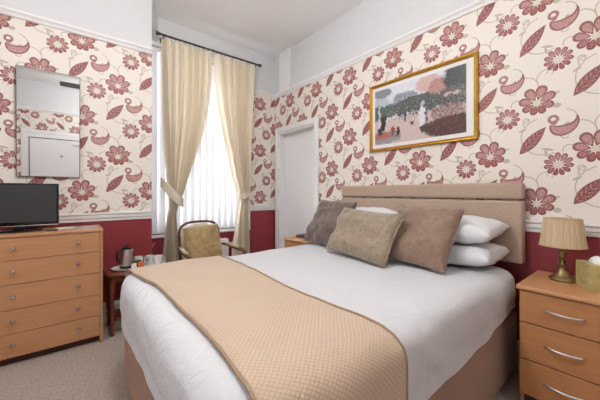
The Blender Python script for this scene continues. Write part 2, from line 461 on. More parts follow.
def splay(mb):        # white splayed reveal beside the bay
    for z0, z1, c in ((0, .62, 0), (2.80, ZC, 2)):
        mb.cur = c; mb.prism([(.652, YL+.001), (.79, YW), (.652, YW)], z0, z1)
wall_cells('wall_left', 0, YL, YW-YL+.2, (XS-.2, .652), [], [M['red'], M['paper_left'], M['white_wall']], splay)
WX0, WX1, WZ0, WZ1 = .70, 1.88, .69, 2.76
wall_cells('wall_window', 0, YW, .22, (.652, XW+.2), [(WX0, WX1, WZ0, WZ1)], [M['red'], M['paper_win'], M['white_wall']])
DY0, DY1, DZ = 2.60, 3.37, 1.99
wall_cells('wall_headboard', 1, XW, .2, (YB-.2, YW), [(DY0, DY1, 0, DZ)], [M['red'], M['paper_head'], M['white_wall']])
wall_cells('wall_back', 0, YB, -.2, (XS-.2, XW+.2), [], [M['red'], M['paper_back'], M['white_wall']])
WADD = (.2, 1.7, .85, 2.35)  # opening for the added fill window
wall_cells('wall_side', 1, XS, -.2, (YB, YL), [WADD], [M['red'], M['paper_head'], M['white_wall']])

# rails and skirting
def rail_profile(kind):
    if kind == 'dado': return [(0, DADO0), (.012, DADO0), (.016, DADO0+.022), (.024, DADO0+.030), (.026, DADO0+.055), (.036, DADO0+.062), (.036, DADO1), (0, DADO1)]
    if kind == 'rail': return [(0, RAIL0), (.012, RAIL0), (.02, RAIL0+.02), (.034, RAIL0+.034), (.034, RAIL1), (0, RAIL1)]
    return [(0, 0), (.02, 0), (.02, .15), (.014, .165), (.01, .18), (0, .18)]
def moulding(name, kind, p0, p1, nrm):
    pr = rail_profile(kind); n = len(pr); mb = MB()
    vs = [(p[0]+nrm[0]*d, p[1]+nrm[1]*d, z) for p in (p0, p1) for d, z in pr]
    mb.add(vs, [tuple(range(n)), tuple(range(n, 2*n))]+[(i, (i+1) % n, n+(i+1) % n, n+i) for i in range(n)])
    return struct(mb.build(name, M['gloss']))
segs = [('left', (XS, YL), (.65, YL), (0, -1)), ('headboard', (XW, YB), (XW, DY0-.08), (-1, 0)), ('back', (-1.0, YB), (-.98, YB), (0, 1))]
tn = 0
for kind in ('dado', 'rail'):
    for p0, p1, nr in (((XS, YL), (.652, YL), (0, -1)), ((WX1+.06, YW), (XW, YW), (0, -1)), ((XW, YB), (XW, DY0-.075 if kind == 'dado' else YW), (-1, 0)),
                       ((XS, YB), (-.68 if kind == 'dado' else XW, YB), (0, 1)), ((XS, YB), (XS, YL), (1, 0))):
        if kind == 'dado' and nr == (1, 0): p1 = (XS, WADD[0]-.02)
        tn += 1; moulding('trim_%d' % tn, kind, p0, p1, nr)
moulding('baseboard_left', 'base', (XS, YL), (.652, YL), (0, -1))
moulding('baseboard_window', 'base', (.80, YW), (XW, YW), (0, -1))
moulding('baseboard_headboard', 'base', (XW, YB), (XW, DY0-.075), (-1, 0))
moulding('baseboard_side', 'base', (XS, YB), (XS, YL), (1, 0))
struct(MB().box(XW-.03, XW-.001, 3.09, 3.31, RAIL1+.001, ZC-.001).build('trim_20', M['gloss'], bevel=.004), 'white raised strip above the door')  # shallow white strip standing proud of the wall

# bay window: frame, sashes, panes, sill
win = struct(empty('window_1', (0, 0, 0)), 'tall sash window behind vertical blinds')
yo = YW+.15
mb = MB(); mb.box(WX0, WX0+.05, yo-.04, yo+.04, WZ0, WZ1).box(WX1-.05, WX1, yo-.04, yo+.04, WZ0, WZ1).box(WX0+.05, WX1-.05, yo-.04, yo+.04, WZ1-.05, WZ1).box(WX0+.05, WX1-.05, yo-.04, yo+.04, WZ0, WZ0+.06)
mb.build('window_frame', M['gloss'], win, bevel=.004)
zm = 1.75
for k, (z0, z1) in enumerate(((WZ0+.06, zm), (zm, WZ1-.05))):
    mb = MB(); a, b = WX0+.05, WX1-.05
    mb.box(a, a+.045, yo-.02, yo+.02, z0, z1).box(b-.045, b, yo-.02, yo+.02, z0, z1).box(a+.045, b-.045, yo-.02, yo+.02, z0, z0+.045).box(a+.045, b-.045, yo-.02, yo+.02, z1-.045, z1)
    s_ = mb.build('sash', M['gloss'], win, bevel=.003)
    MB().box(a+.045, b-.045, yo-.003, yo+.003, z0+.045, z1-.045).build('pane', M['glass'], s_)
MB().box(WX0-.02, WX1+.05, YW-.025, YW+.11, WZ0-.035, WZ0).build('window_sill', M['gloss'], win, bevel=.006)
mb = MB(); mb.box(WX1, WX1+.05, YW-.018, YW, WZ0, WZ1+.06).box(WX0, WX1, YW-.018, YW, WZ1, WZ1+.06)
mb.build('architrave', M['gloss'], win, bevel=.004)
# added unseen window behind the camera, for fill light
win_added = struct(empty('added_window', (0, 0, 0)), 'plain added window behind the camera for fill light')
mb = MB(); y0, y1, z0, z1 = WADD
for a in ((y0, y0+.05, z0, z1), (y1-.05, y1, z0, z1), (y0+.05, y1-.05, z0, z0+.05), (y0+.05, y1-.05, z1-.05, z1), ((y0+y1)/2-.025, (y0+y1)/2+.025, z0+.05, z1-.05)):
    mb.box(XS-.14, XS-.08, a[0], a[1], a[2], a[3])
mb.build('window_frame', M['gloss'], win_added)
MB().box(XS-.112, XS-.108, y0+.05, y1-.05, z0+.05, z1-.05).build('pane', M['glass'], win_added)

# door in the headboard wall
d1 = struct(empty('door_1', (XW, 0, 0)), 'white painted door in a deep white frame')
mb = MB(); aw = .068
mb.box(-.022, 0, DY0-aw, DY0, 0, DZ+aw).box(-.022, 0, DY1, DY1+aw-.01, 0, DZ+aw).box(-.022, 0, DY0, DY1, DZ, DZ+aw)
mb.build('architrave', M['gloss'], d1, bevel=.006)
mb = MB(); mb.box(0, .16, DY0, DY0+.02, 0, DZ).box(0, .16, DY1-.02, DY1, 0, DZ).box(0, .16, DY0+.02, DY1-.02, DZ-.02, DZ); mb.build('jamb', M['gloss'], d1)
leaf = MB().box(.10, .14, DY0+.022, DY1-.022, .006, DZ-.022).build('door_leaf', M['gloss'], d1)
mb = MB(); mb.lathe([(.026, 0), (.026, .006), (.011, .010), (.011, .03), (.02, .036), (.027, .05), (.024, .064), (0, .07)], n=20)
mb.build('knob', M['gloss'], leaf, loc=(.10, DY0+.075, .86), rot=(0, -PI/2, 0), smooth='auto')
# door behind the camera, seen in the mirror
d2 = struct(empty('door_2', (0, YB, 0)), 'white door seen in the mirror')
mb = MB(); mb.box(-.67, -.60, 0, .022, 0, 2.12).box(.36, .43, 0, .022, 0, 2.12).box(-.60, .36, 0, .022, 2.05, 2.12); mb.build('architrave', M['gloss'], d2, bevel=.005)
lf = MB().box(-.598, .358, 0, .016, .005, 2.048).build('door_leaf', M['gloss'], d2)
mb = MB(); mb.box(-.56, -.545, .016, .022, .1, 1.97).box(.305, .32, .016, .022, .1, 1.97).box(-.545, .305, .016, .022, 1.955, 1.97); mb.build('panel_moulding', M['grey_card'], lf)
MB().lathe([(.02, 0), (.02, .006), (.008, .01), (.008, .03), (.018, .04), (.014, .052), (0, .055)], n=14).build('hook', M['brass'], lf, loc=(-.06, .016, 1.62), rot=(-PI/2, 0, 0), smooth='auto')
MB().box(.12, .34, .016, .06, 1.86, 1.91).build('door_closer', M['steel'], lf, bevel=.006)

# ------------------------------------------------------------------ bed
BX0, BX1, BY0, BY1, BZ = .252, 2.235, .542, 2.095, .68
bed = tag(empty('divan_bed', (1.25, 1.32, 0)), 'large taupe divan bed with padded linen headboard against floral wall', 'bed')
bx, by = 1.25, 1.32
def L(x, y, z): return (x-bx, y-by, z)
MB().box(.278-bx, 2.235-bx, .560-by, 2.045-by, .035, .40).build('base', M['divan'], bed, bevel=.02)
for x in (.4, 2.1):
    for y in (.7, 1.95): MB().lathe([(.025, 0), (.03, .01), (.03, .03), (.015, .0349)], (x-bx, y-by, 0), 14).build('caster', M['black'], bed)
MB().box(.33-bx, 2.225-bx, .62-by, 2.03-by, .402, .62).build('mattress', M['sheet'], bed, bevel=.04)
hb = MB().box(2.245-bx, 2.325-bx, .54-by, 2.09-by, .70, 1.104).build('headboard', M['headboard'], bed, bevel=.014)
MB().box(2.243-bx, 2.325-bx, .538-by, 2.092-by, 1.112, 1.222).build('headboard_roll', M['headboard'], hb, bevel=.02)
for y in (.85, 1.78): MB().box(2.28-bx, 2.31-bx, y-.03-by, y+.03-by, .1, .72).build('headboard_strut', M['mahog'], hb)

# duvet: rings around a rounded rectangle, top to hem
def rrect(d, rc, n=160):
    """outline offset inwards by d (outwards if negative), returned at evenly spaced parameters"""
    x0, x1, y0, y1 = BX0+d, BX1+min(d, .0), BY0+d, BY1-d
    if d > 0: x1 = BX1-d
    r = max(.02, rc-d); P = []
    def seg(a, b):
        l = (Vector(b)-Vector(a)).length; k = max(2, int(l/.03)); return [(a[0]+(b[0]-a[0])*i/k, a[1]+(b[1]-a[1])*i/k) for i in range(k)]
    return x0, x1, y0, y1, r
NR = 200
def outline(d, rc):
    x0, x1, y0, y1, r = rrect(d, rc)
    pts = []
    lx, ly = x1-x0-2*r, y1-y0-2*r
    parts = [('l', (x0+r, y0), (x1-r, y0), 62), ('c', (x1-r, y0+r), -PI/2, 10), ('l', (x1, y0+r), (x1, y1-r), 28), ('c', (x1-r, y1-r), 0, 10),
             ('l', (x1-r, y1), (x0+r, y1), 62), ('c', (x0+r, y1-r), PI/2, 14), ('l', (x0, y1-r), (x0, y0+r), 40), ('c', (x0+r, y0+r), PI, 14)]
    for q in parts:
        if q[0] == 'l':
            for i in range(q[3]): t = i/q[3]; pts.append((q[1][0]+(q[2][0]-q[1][0])*t, q[1][1]+(q[2][1]-q[1][1])*t))
        else:
            for i in range(q[3]): a = q[2]+PI/2*i/q[3]; pts.append((q[1][0]+r*math.cos(a), q[1][1]+r*math.sin(a)))
    return pts
def surf_noise(x, y, z):
    return (mnoise.noise((x*2.2, y*2.2, z*2))*.010+mnoise.noise((x*6+3, y*6, z*6))*.004)
def duvet_rings(inflate=0.0):
    rings = []
    R = .085
    prof = [(d, 0) for d in (.42, .36, .30, .25, .20, .16, .125, .10)]
    for k in range(0, 9):
        a = PI/2*k/8; prof.append((R-R*math.sin(a), -(R-R*math.cos(a))))
    for zz in (-.12, -.15, -.18, -.205, -.23, -.25, -.265, -.28): prof.append((-.004 if zz > -.2 else 0.002, zz))
    for d, dz in prof:
        rings.append([(x, y, BZ+dz) for x, y in outline(d, .15)])
    return rings
def hem_drop(x, y):
    h = .0
    if x < BX0+.1: h = -.035+.06*(BY1-y)/(BY1-BY0)*1.0
    elif y < BY0+.1: h = -.03+.075*max(0, x-.9)
    return h+.010*math.sin(x*7)+.008*math.sin(y*9+1)
rings = duvet_rings(); n = len(rings[0]); mb = MB(); vs = []
for k, ring in enumerate(rings):
    for x, y, z in ring:
        t = max(0, (BZ-.1-z)/.18)
        nx = surf_noise(x, y, z)
        z2 = z+hem_drop(x, y)*t+nx*(1 if t == 0 else .3)
        side = min(1, max(0, (BZ-z)/.08))
        cr = (mnoise.noise((x*4+y*3, z*9+x*5, y*3))*.012+mnoise.noise((x*12+z*14, z*9, y*12))*.004)*side
        dx = dy = 0
        if x < BX0+.06: dx = -abs(cr)*.8
        if y < BY0+.06: dy = -cr*.9-.003
        if y > BY1-.06: dy = cr
        vs.append((x+dx, y+dy, z2))
mb.add(vs, [(k*n+i, k*n+(i+1) % n, (k+1)*n+(i+1) % n, (k+1)*n+i) for k in range(len(rings)-1) for i in range(n)])
# flat middle: shrink the innermost ring to a centre line
x0, x1, y0, y1, r_ = rrect(.42, .15)
prev = list(range(n)); inner = rings[0]
for s_ in (.8, .6, .4, .2):
    o = len(mb.v); cxm, cym = (x0+x1)/2, (y0+y1)/2
    pts = []
    for x, y, z in inner:
        xx = cxm+(x-cxm)*(.35+.65*s_) if True else x; yy = cym+(y-cym)*s_
        pts.append((xx, yy, BZ+surf_noise(xx, yy, BZ)))
    mb.v += pts
    mb.f += [(prev[i], o+i, o+(i+1) % n, prev[(i+1) % n]) for i in range(n)]; mb.mi += [0]*n
    prev = list(range(o, o+n))
mb.f.append(tuple(prev)); mb.mi.append(0)
duv = mb.build('duvet', M['sheet'], smooth=True)
tag(duv, 'plain white duvet covering the whole top of the bed', 'duvet')

# quilted throw across the foot
def duvet_profile(t):
    """cross-bed profile: t in metres of cloth from the far hem to the near hem -> y, z (just above the duvet)"""
    R = .10; off = .014; top = BY1-BY0-2*.085; arc = PI/2*R; hang = .30
    Rr = .085+off
    arc = PI/2*Rr
    if t < hang: return BY1+off, BZ+off-Rr-(hang-t)
    t -= hang
    if t < arc: a = t/Rr; return BY1-.085+Rr*math.cos(a), BZ-.085+Rr*math.sin(a)
    t -= arc
    if t < top: return BY1-.085-t, BZ+off
    t -= top
    if t < arc: a = t/Rr; return BY0+.085-Rr*math.sin(a), BZ-.085+Rr*math.cos(a)
    t -= arc
    return BY0-off, BZ-.085-t
total = .30+.30+2*(PI/2*(.085+.014))+(BY1-BY0-.17)
def throw_edge0(y): return .335-.03*max(0, (y-1.6)/.4)+.030*math.exp(-((y-1.2)/.45)**2)+.006*math.sin(y*9)
def throw_pt(u, v):
    y, z = duvet_profile(v*total)
    a = throw_edge0(y); b = .870+.012*math.sin(y*4+1)
    x = a+(b-a)*u
    top = 1 if BY0+.05 < y < BY1-.05 else 0
    z += surf_noise(x, y, BZ)*(1 if z > BZ-.03 else .2)+.003*mnoise.noise((x*9, y*9, 0))
    if z > BZ-.02 and x < BX0+.085:
        z -= (BX0+.085-x)**2*4
    if y < BY0+.04: y += -.012-.006*math.sin(x*14)
    return (x, y, z)
thr = MB().grid(throw_pt, 40, 150).build('bed_throw', M['quilt'], smooth=True, solid=.008, fix=False)
tag(thr, 'taupe quilted throw laid across the foot of the bed', 'throw')
def edge_path(u): return [throw_pt(u, j/149) for j in range(150)]
for u in (0, 1):
    mb = MB().tube([(x, y, z+.002) for x, y, z in edge_path(u)], .005, 6); mb.build('binding', M['quilt_edge'], thr, smooth=True)

# ------------------------------------------------------------------ pillows and cushions
def cushion(name, w, h, t, mat, loc, tilt, yaw, seed, roll=0, concave=.06, piping=None, sag=0, n=34, pw=.55, wr=.014):
    """local: x width, z height from the bottom edge, y thickness"""
    mb = MB()
    def side(sg):
        def fn(u, v):
            a, b = u*2-1, v*2-1
            k = concave
            x = w/2*a*(1-k*(1-b*b)); z = h/2*b*(1-k*(1-a*a))
            th = t/2*((1-a**4)*(1-b**4))**pw
            nn = mnoise.noise((a*1.6+seed, b*1.6, sg))*wr*1.6+mnoise.noise((a*4+seed, b*4, sg*2))*wr*.7
            y = sg*(th+nn*min(1, th/(t*.25)))
            z -= sag*(1-abs(b))*0
            return (x, y, z+h/2)
        return fn
    mb.grid(side(-1), n, n); mb.grid(side(1), n, n)
    me_o = mb.build(name, mat, smooth=True)
    bm = bmesh.new(); bm.from_mesh(me_o.data); bmesh.ops.remove_doubles(bm, verts=bm.verts, dist=.0008); bmesh.ops.recalc_face_normals(bm, faces=bm.faces); bm.to_mesh(me_o.data); bm.free()
    me_o.matrix_world = Matrix.Translation(loc) @ Matrix.Rotation(yaw, 4, 'Z') @ Matrix.Rotation(-tilt, 4, 'X') @ Matrix.Rotation(roll, 4, 'Y')
    if piping:
        pts = []
        N = 24
        for a, b in [(-1+2*i/N, -1) for i in range(N)]+[(1, -1+2*i/N) for i in range(N)]+[(1-2*i/N, 1) for i in range(N)]+[(-1, 1-2*i/N) for i in range(N)]:
            pts.append((w/2*a*(1-concave*(1-b*b)), 0, h/2*b*(1-concave*(1-a*a))+h/2))
        MB().tube(pts, .005, 6, closed=True).build('piping', piping, me_o, smooth=True)
    return me_o
D = math.radians
# sleeping pillows lie flat: width along y, stacked in pairs
def flat_pillow(cy, cz, label, seed, tilt=0, cx=2.045, t=.14, w=.70, yaw=0):
    o = cushion('pillow', w, .38, t, M['pillow'], (0, 0, 0), 0, 0, seed, concave=.035, pw=.42, wr=.012)
    # local z (height) -> world +x towards the wall, local x -> -y, local y -> up
    o.matrix_world = Matrix.Translation((cx-.19, cy, cz)) @ Matrix.Rotation(yaw, 4, 'Z') @ Matrix.Rotation(-tilt, 4, 'Y') @ Matrix(((0, 0, 1, 0), (-1, 0, 0, 0), (0, 1, 0, 0), (0, 0, 0, 1))) 
    return tag(o, label, 'pillow', 'white sleeping pillows')
flat_pillow(.945, .763, 'lower white pillow of the stack nearest the table lamp', 3.1, D(2))
flat_pillow(.945, .900, 'upper white pillow of the stack nearest the table lamp', 7.7, D(6))
flat_pillow(1.68, .763, 'lower white pillow of the stack behind the dark cushion', 11.3, D(2))
flat_pillow(1.68, .903, 'upper white pillow of the stack behind the dark cushion', 17.9, D(9))
tag(cushion('cushion', .45, .44, .15, M['cush_dark'], (1.72, 1.85, .700), D(30), -PI/2, 21, roll=D(2)), 'dark taupe velvet square cushion at the far side of the bed', 'cushion', 'velvet cushions on the bed')
tag(cushion('cushion', .45, .425, .14, M['cush_brown'], (1.69, .985, .700), D(31), -PI/2-D(3), 33, roll=D(2)), 'mushroom brown velvet square cushion nearest the table lamp', 'cushion', 'velvet cushions on the bed')
tag(cushion('cushion', .58, .37, .15, M['cush_gold'], (1.575, 1.365, .700), D(30), -PI/2-D(4), 45, roll=D(3), piping=M['cush_gold']), 'olive gold rectangular cushion in front of the other two cushions', 'cushion', 'velvet cushions on the bed')

# ------------------------------------------------------------------ bedside cabinets
def bow_handle(parent, c, half, axis, out, name='handle'):
    """bowed bar handle: runs along axis, stands proud in direction out"""
    pts = []
    for i in range(11):
        t = -1+2*i/10; pts.append(Vector(c)+Vector(axis)*half*t+Vector(out)*(.006+.022*(1-t*t)))
    return MB().tube(pts, [.003]+[.0055]*9+[.003], 8).build(name, M['steel'], parent, smooth=True)
def bedside(loc, rz, label):
    """local: front faces -x, width along y, origin at floor centre"""
    t = tag(empty('bedside_cabinet', loc, rz), label, 'cabinet', 'three drawer bedside cabinets')
    d, wd, h = .44, .356, .67
    mb = MB(); mb.box(-d/2+.018, d/2, -wd/2, -wd/2+.016, 0, h-.022).box(-d/2+.018, d/2, wd/2-.016, wd/2, 0, h-.022).box(d/2-.01, d/2, -wd/2+.016, wd/2-.016, .05, h-.022).box(-d/2+.03, d/2-.01, -wd/2+.016, wd/2-.016, .0, .05)
    mb.build('carcass', M['oak'], t, bevel=.0015)
    MB().box(-d/2-.012, d/2, -wd/2-.014, wd/2+.014, h-.022, h).build('top', M['oak_top'], t, bevel=.006)
    zs = (.10, .287, .478, .646)
    for k in range(3):
        dr = MB().box(-d/2, -d/2+.018, -wd/2+.001, wd/2-.001, zs[k]+.003, zs[k+1]-.003).build('drawer_front', M['oak_y'], t, bevel=.002)
        bow_handle(dr, (-d/2, 0, (zs[k]+zs[k+1])/2+.004), .075, (0, 1, 0), (-1, 0, 0))
    MB().box(-d/2+.025, -d/2+.03, -wd/2+.016, wd/2-.016, .05, h-.022).build('gap_shade_sheet', M['gap_shade_plinth'], t)  # dark sheet that paints the shade seen between the drawers
    return t
M['oak_y'] = wood('honey_wood_drawer', (198, 142, 94), (180, 124, 80), axis=1)
cab = bedside((2.09, .285, 0), 0, 'honey wood bedside cabinet under the table lamp')
cab2 = copy_tree(cab); cab2.location = (2.06, 2.36, 0); cab2['label'] = 'honey wood bedside cabinet half hidden between bed and white door'
fo = MB().box(-.12, .12, -.13, .13, 0, .025).build('folder', M['darkbook'], loc=(2.08, 2.36, .671), rot=(0, 0, .12), bevel=.004)
tag(fo, 'dark grey folder lying on the far bedside cabinet', 'folder')

# table lamp
lamp = tag(empty('table_lamp', (2.15, .335, .671)), 'brass table lamp with pleated beige shade on the bedside cabinet', 'lamp')
MB().lathe([(.060, 0), (.062, .008), (.058, .014), (.048, .020), (.036, .030), (.026, .046), (.018, .062), (.017, .070)], n=32).build('base', M['brass'], lamp, smooth='auto')
MB().lathe([(.017, .071), (.022, .074), (.022, .080), (.013, .086), (.010, .11), (.016, .116), (.011, .122), (.013, .134), (.020, .148), (.018, .160), (.011, .172), (.015, .176), (.015, .182), (.008, .19), (.008, .21)], n=28).build('stem', M['brass'], lamp, smooth='auto')
for s in (-1, 1):
    ex = Vector((math.sin(D(39))*0+.777, -.629, 0))*s
    pts = [ex*(.011+.014*math.sin(PI*i/8))+Vector((0, 0, .082+.030*i/8)) for i in range(9)]
    MB().tube(pts, .0032, 8).build('scroll', M['brass'], lamp, smooth=True)
MB().lathe([(.014, .21), (.014, .255), (.010, .26)], n=16).build('bulb_holder', M['brass'], lamp, smooth='auto')
pleat = lambda a, z: 1+.012*(1 if (a*22/PI) % 2 < 1.35 else -1.4)
sh = MB().lathe([(.1000, .188), (.0815, .342)], n=176, rfun=pleat)
sh.f = [f for f in sh.f if len(f) == 4]; sh.mi = [0]*len(sh.f)
shd = sh.build('shade', M['shade'], lamp, fix=False)
for r, z in ((.1012, .190), (.0828, .340)):
    MB().tube([(r*math.cos(2*PI*i/60), r*math.sin(2*PI*i/60), z) for i in range(60)], .0028, 6, closed=True).build('shade_trim', M['shade'], shd, smooth=True)
mb = MB()
for a in (0, 2*PI/3, 4*PI/3): mb.tube([(.012*math.cos(a), .012*math.sin(a), .258), (0.079*math.cos(a), 0.079*math.sin(a), .335)], .0015, 5)
mb.build('shade_carrier', M['brass'], lamp)

# tissue box
tb = tag(empty('tissue_box', (2.102, .193, .671), D(30)), 'olive cream tissue box beside the table lamp', 'tissue box')
mb = MB(); h = .062
mb.box(-h, h, -h, h, 0, .003).box(-h, -h+.002, -h, h, .003, .128).box(h-.002, h, -h, h, .003, .128).box(-h+.002, h-.002, -h, -h+.002, .003, .128).box(-h+.002, h-.002, h-.002, h, .003, .128)
mb.box(-h+.002, h-.002, -h+.002, -.03, .124, .127).box(-h+.002, h-.002, .03, h-.002, .124, .127).box(-h+.002, -.03, -.03, .03, .124, .127).box(.03, h-.002, -.03, .03, .124, .127)
mb.build('carton', M['tbox'], tb)
def tis(u, v):
    a = u*2*PI; r = .03+.006*math.sin(3*a)*(1-v)+.012*math.sin(v*PI)
    r *= (1-v*.97)**.5
    return (r*math.cos(a)*1.15, r*math.sin(a)*.9, .118+.045*v+.006*math.sin(2*a+1)*v*(1-v)*4)
MB().grid(tis, 24, 8, closeu=True).build('tissue', M['tissue'], tb, smooth=True)

# ------------------------------------------------------------------ chest of drawers
ch = tag(empty('chest_of_drawers', (-.098, 2.88, 0)), 'honey wood five drawer chest under the small television', 'chest')
hw, f0, b0 = .325, -.18, .18
mb = MB(); mb.box(-hw, -hw+.018, f0, b0, 0, .855).box(hw-.018, hw, f0, b0, 0, .855).box(-hw+.018, hw-.018, b0-.01, b0, .03, .855).box(-hw+.018, hw-.018, f0+.03, b0-.01, .045, .055)
mb.build('carcass', M['oak_z'] if 'oak_z' in M else M['oak'], ch, bevel=.0015)
MB().box(-hw-.002, hw+.002, f0-.004, b0, .855, .877).build('top', M['oak'], ch, bevel=.004)
zs = (.058, .216, .376, .542, .704, .853)
for k in range(5):
    dr = MB().box(-hw+.020, hw-.020, f0+.002, f0+.02, zs[k]+.002, zs[k+1]-.002).build('drawer_front', M['oak'], ch, bevel=.0015)
    for sx in (-1, 1):
        MB().lathe([(.0065, 0), (.0065, .012), (.013, .016), (.0155, .022), (.013, .028), (0, .031)], n=18).build('knob', M['chrome'], dr, loc=(sx*.172, f0+.002, (zs[k]+zs[k+1])/2+.008), rot=(PI/2, 0, 0), smooth='auto')
MB().box(-hw+.018, hw-.018, f0+.024, f0+.028, .055, .853).build('gap_shade_sheet', M['gap_shade_plinth'], ch)  # gap shade behind the drawers, put in as a dark sheet
MB().box(-hw+.018, hw-.018, f0+.05, f0+.062, 0, .045).build('plinth', M['gap_shade_plinth'], ch)

# television
tv = tag(empty('television', (-.255, 2.87, .878)), 'small black flat screen television on the chest of drawers', 'television')
tw = .218
MB().box(-tw, tw, -.014, .022, .044, .345).build('casing', M['blackgloss'], tv, bevel=.005)
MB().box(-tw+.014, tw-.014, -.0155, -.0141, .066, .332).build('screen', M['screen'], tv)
MB().box(-tw, tw, -.0165, .010, .036, .0435).build('chrome_strip', M['chrome'], tv, bevel=.002)
MB().box(-.03, .03, -.012, .02, .012, .0355).build('stand_neck', M['blackgloss'], tv, bevel=.004)
MB().lathe([(.0, 0), (1, 0), (1, .006), (.9, .011), (0, .0119)], n=40).build('stand_base', M['blackgloss'], tv, smooth='auto').scale = (.135, .085, 1)
for i, (x, y, rz, m, lab, sx, sy) in enumerate(((.02, 2.91, .15, 'paperw', 'white leaflet lying on the chest beside the television', .075, .05), (.128, 2.90, -.25, 'blue', 'pale blue leaflet near the right end of the chest', .07, .05))):
    o = MB().box(-sx, sx, -sy, sy, 0, .004).build('leaflet', M[m], loc=(x, y, .878), rot=(0, 0, rz)); tag(o, lab, 'leaflet', 'leaflets on the chest')
# remote control
rc = tag(empty('remote_control', (-.075, 2.775, .878), D(8)), 'slim black remote control in front of the television', 'remote')
MB().box(-.035, .035, -.012, .012, 0, .010).build('body', M['black'], rc, bevel=.004)
for k in range(4): MB().box(-.026+.013*k, -.020+.013*k, -.004, .004, .0101, .0115).build('button', M['grey_card'], rc)

# wall mirror, hung with a slight forward tilt
mr = tag(empty('wall_mirror', (-.096, YL-.010, 1.28)), 'tall frameless mirror with red brown edge on the floral wall', 'mirror')
mr.rotation_euler = (D(1.7), 0, 0)
MB().box(-.194, .194, -.016, .0, 0, .838).build('backing', M['mirror_edge'], mr, bevel=.001)
MB().box(-.189, .189, -.020, -.0162, .004, .834).build('glass', M['mirror'], mr)

# ------------------------------------------------------------------ framed picture
PY0, PY1, PZ0, PZ1 = .820, 1.780, 1.545, 2.185
pc = tag(empty('framed_picture', (XW, 0, 0)), 'gold framed print of a busy town square above the headboard', 'picture')
def frame_bar(name, pts): return MB().add(*pts).build(name, M['gold'], pc)
fw = .030
prof = [(-.001, 0), (-.022, 0), (-.028, .006), (-.026, .014), (-.018, .018), (-.020, .025), (-.014, fw), (-.001, fw)]   # (x out, inset)
mb = MB(); npf = len(prof)
corners = [(PY0, PZ0, 1, 1), (PY1, PZ0, -1, 1), (PY1, PZ1, -1, -1), (PY0, PZ1, 1, -1)]
names = ['frame_rail', 'frame_stile', 'frame_rail', 'frame_stile']
for k in range(4):
    a, b = corners[k], corners[(k+1) % 4]
    vs = [(x, c[0]+c[2]*d, c[1]+c[3]*d) for c in (a, b) for x, d in prof]
    MB().add(vs, [tuple(range(npf)), tuple(range(npf, 2*npf))]+[(i, (i+1) % npf, npf+(i+1) % npf, npf+i) for i in range(npf)]).build(names[k], M['gold'], pc)
MB().box(-.010, -.002, PY0+fw-.004, PY1-fw+.004, PZ0+fw-.004, PZ1-fw+.004).build('mount', M['paperw'], pc)
iy0, iy1, iz0, iz1 = PY0+.082, PY1-.058, PZ0+.062, PZ1-.062
M['print'] = picture_print('town_square_print', iy0, iy1, iz0, iz1)
MB().box(-.0112, -.0101, iy0, iy1, iz0, iz1).build('print', M['print'], pc)

# ------------------------------------------------------------------ curtains, rod, blinds
YR = YW-.12
rod = tag(empty('curtain_rod', (1.39, YR, 2.845)), 'slim dark metal curtain rod above the window', 'curtain rod')
MB().tube([(-.60, 0, 0), (.60, 0, 0)], .011, 12).build('pole', M['bronze'], rod, smooth='auto')
for s in (-1, 1):
    MB().lathe([(.012, 0), (.017, .004), (.017, .01), (.011, .014), (.02, .024), (.022, .034), (.016, .046), (0, .05)], n=16).build('finial', M['bronze'], rod, loc=(s*.60, 0, 0), rot=(0, s*PI/2, 0), smooth='auto')
    mb = MB().tube([(s*.57, 0, -.012), (s*.57, .02, -.018), (s*.57, .10, -.018)], .006, 8); mb.box(s*.57-.012, s*.57+.012, .10, .119, -.045, .01); mb.build('bracket', M['bronze'], rod)
for k in range(22):
    xk = -.555+1.11*k/21
    MB().tube([(xk, .0165*math.cos(2*PI*i/12), -.004+.0165*math.sin(2*PI*i/12)) for i in range(12)], .0022, 5, closed=True).build('ring', M['bronze'], rod)
def interp(tbl, z):
    if z >= tbl[0][0]: return tbl[0][1:]
    for (a, b) in zip(tbl, tbl[1:]):
        if a[0] >= z >= b[0]:
            t = (a[0]-z)/(a[0]-b[0]); t = t*t*(3-2*t)*.5+t*.5
            return tuple(p+(q-p)*t for p, q in zip(a[1:], b[1:]))
    return tbl[-1][1:]
def curtain(name, tbl, label, npl, seed, z0=.10, ztop=2.812):
    """tbl rows: z, left x, right x, pleat depth"""
    root = tag(empty(name, (0, YR, 0)), label, 'curtain', 'cream curtains at the window')
    def fn(u, v):
        z = ztop+(z0-ztop)*v
        a, b, dp = interp(tbl, z)
        ph = u*2*PI*npl+seed
        uu = u+.010*math.sin(ph*2)+.02*math.sin(u*9+z*1.2+seed)*(1 if .02 < u < .98 else 0)
        x = a+(b-a)*uu
        fine = 0
        if z > 2.72: fine = .006*math.sin(u*2*PI*npl*3.2)
        y = 1.9*dp*(math.sin(ph+.5*math.sin(z*1.7+seed))*.75+.35*math.sin(ph*2.3+z*.9))+fine
        return (x, y-.004, z)
    MB().grid(fn, 170, 90).build('fabric', M['curtain'], root, smooth=True, fix=False)
    return root, fn
cl, fl = curtain('curtain', [(2.83, .790, 1.345, .024), (2.55, .795, 1.345, .032), (2.25, .797, 1.320, .034), (1.90, .812, 1.262, .034), (1.60, .832, 1.175, .034), (1.36, .852, 1.098, .032), (1.20, .868, 1.045, .028), (1.08, .885, 1.000, .022),
                         (.99, .885, .960, .020), (.90, .865, .945, .022), (.70, .838, .958, .028), (.45, .822, .985, .032), (.10, .815, .99, .034)], 'cream satin curtain left of the blinds, tied back low', 5, .3)
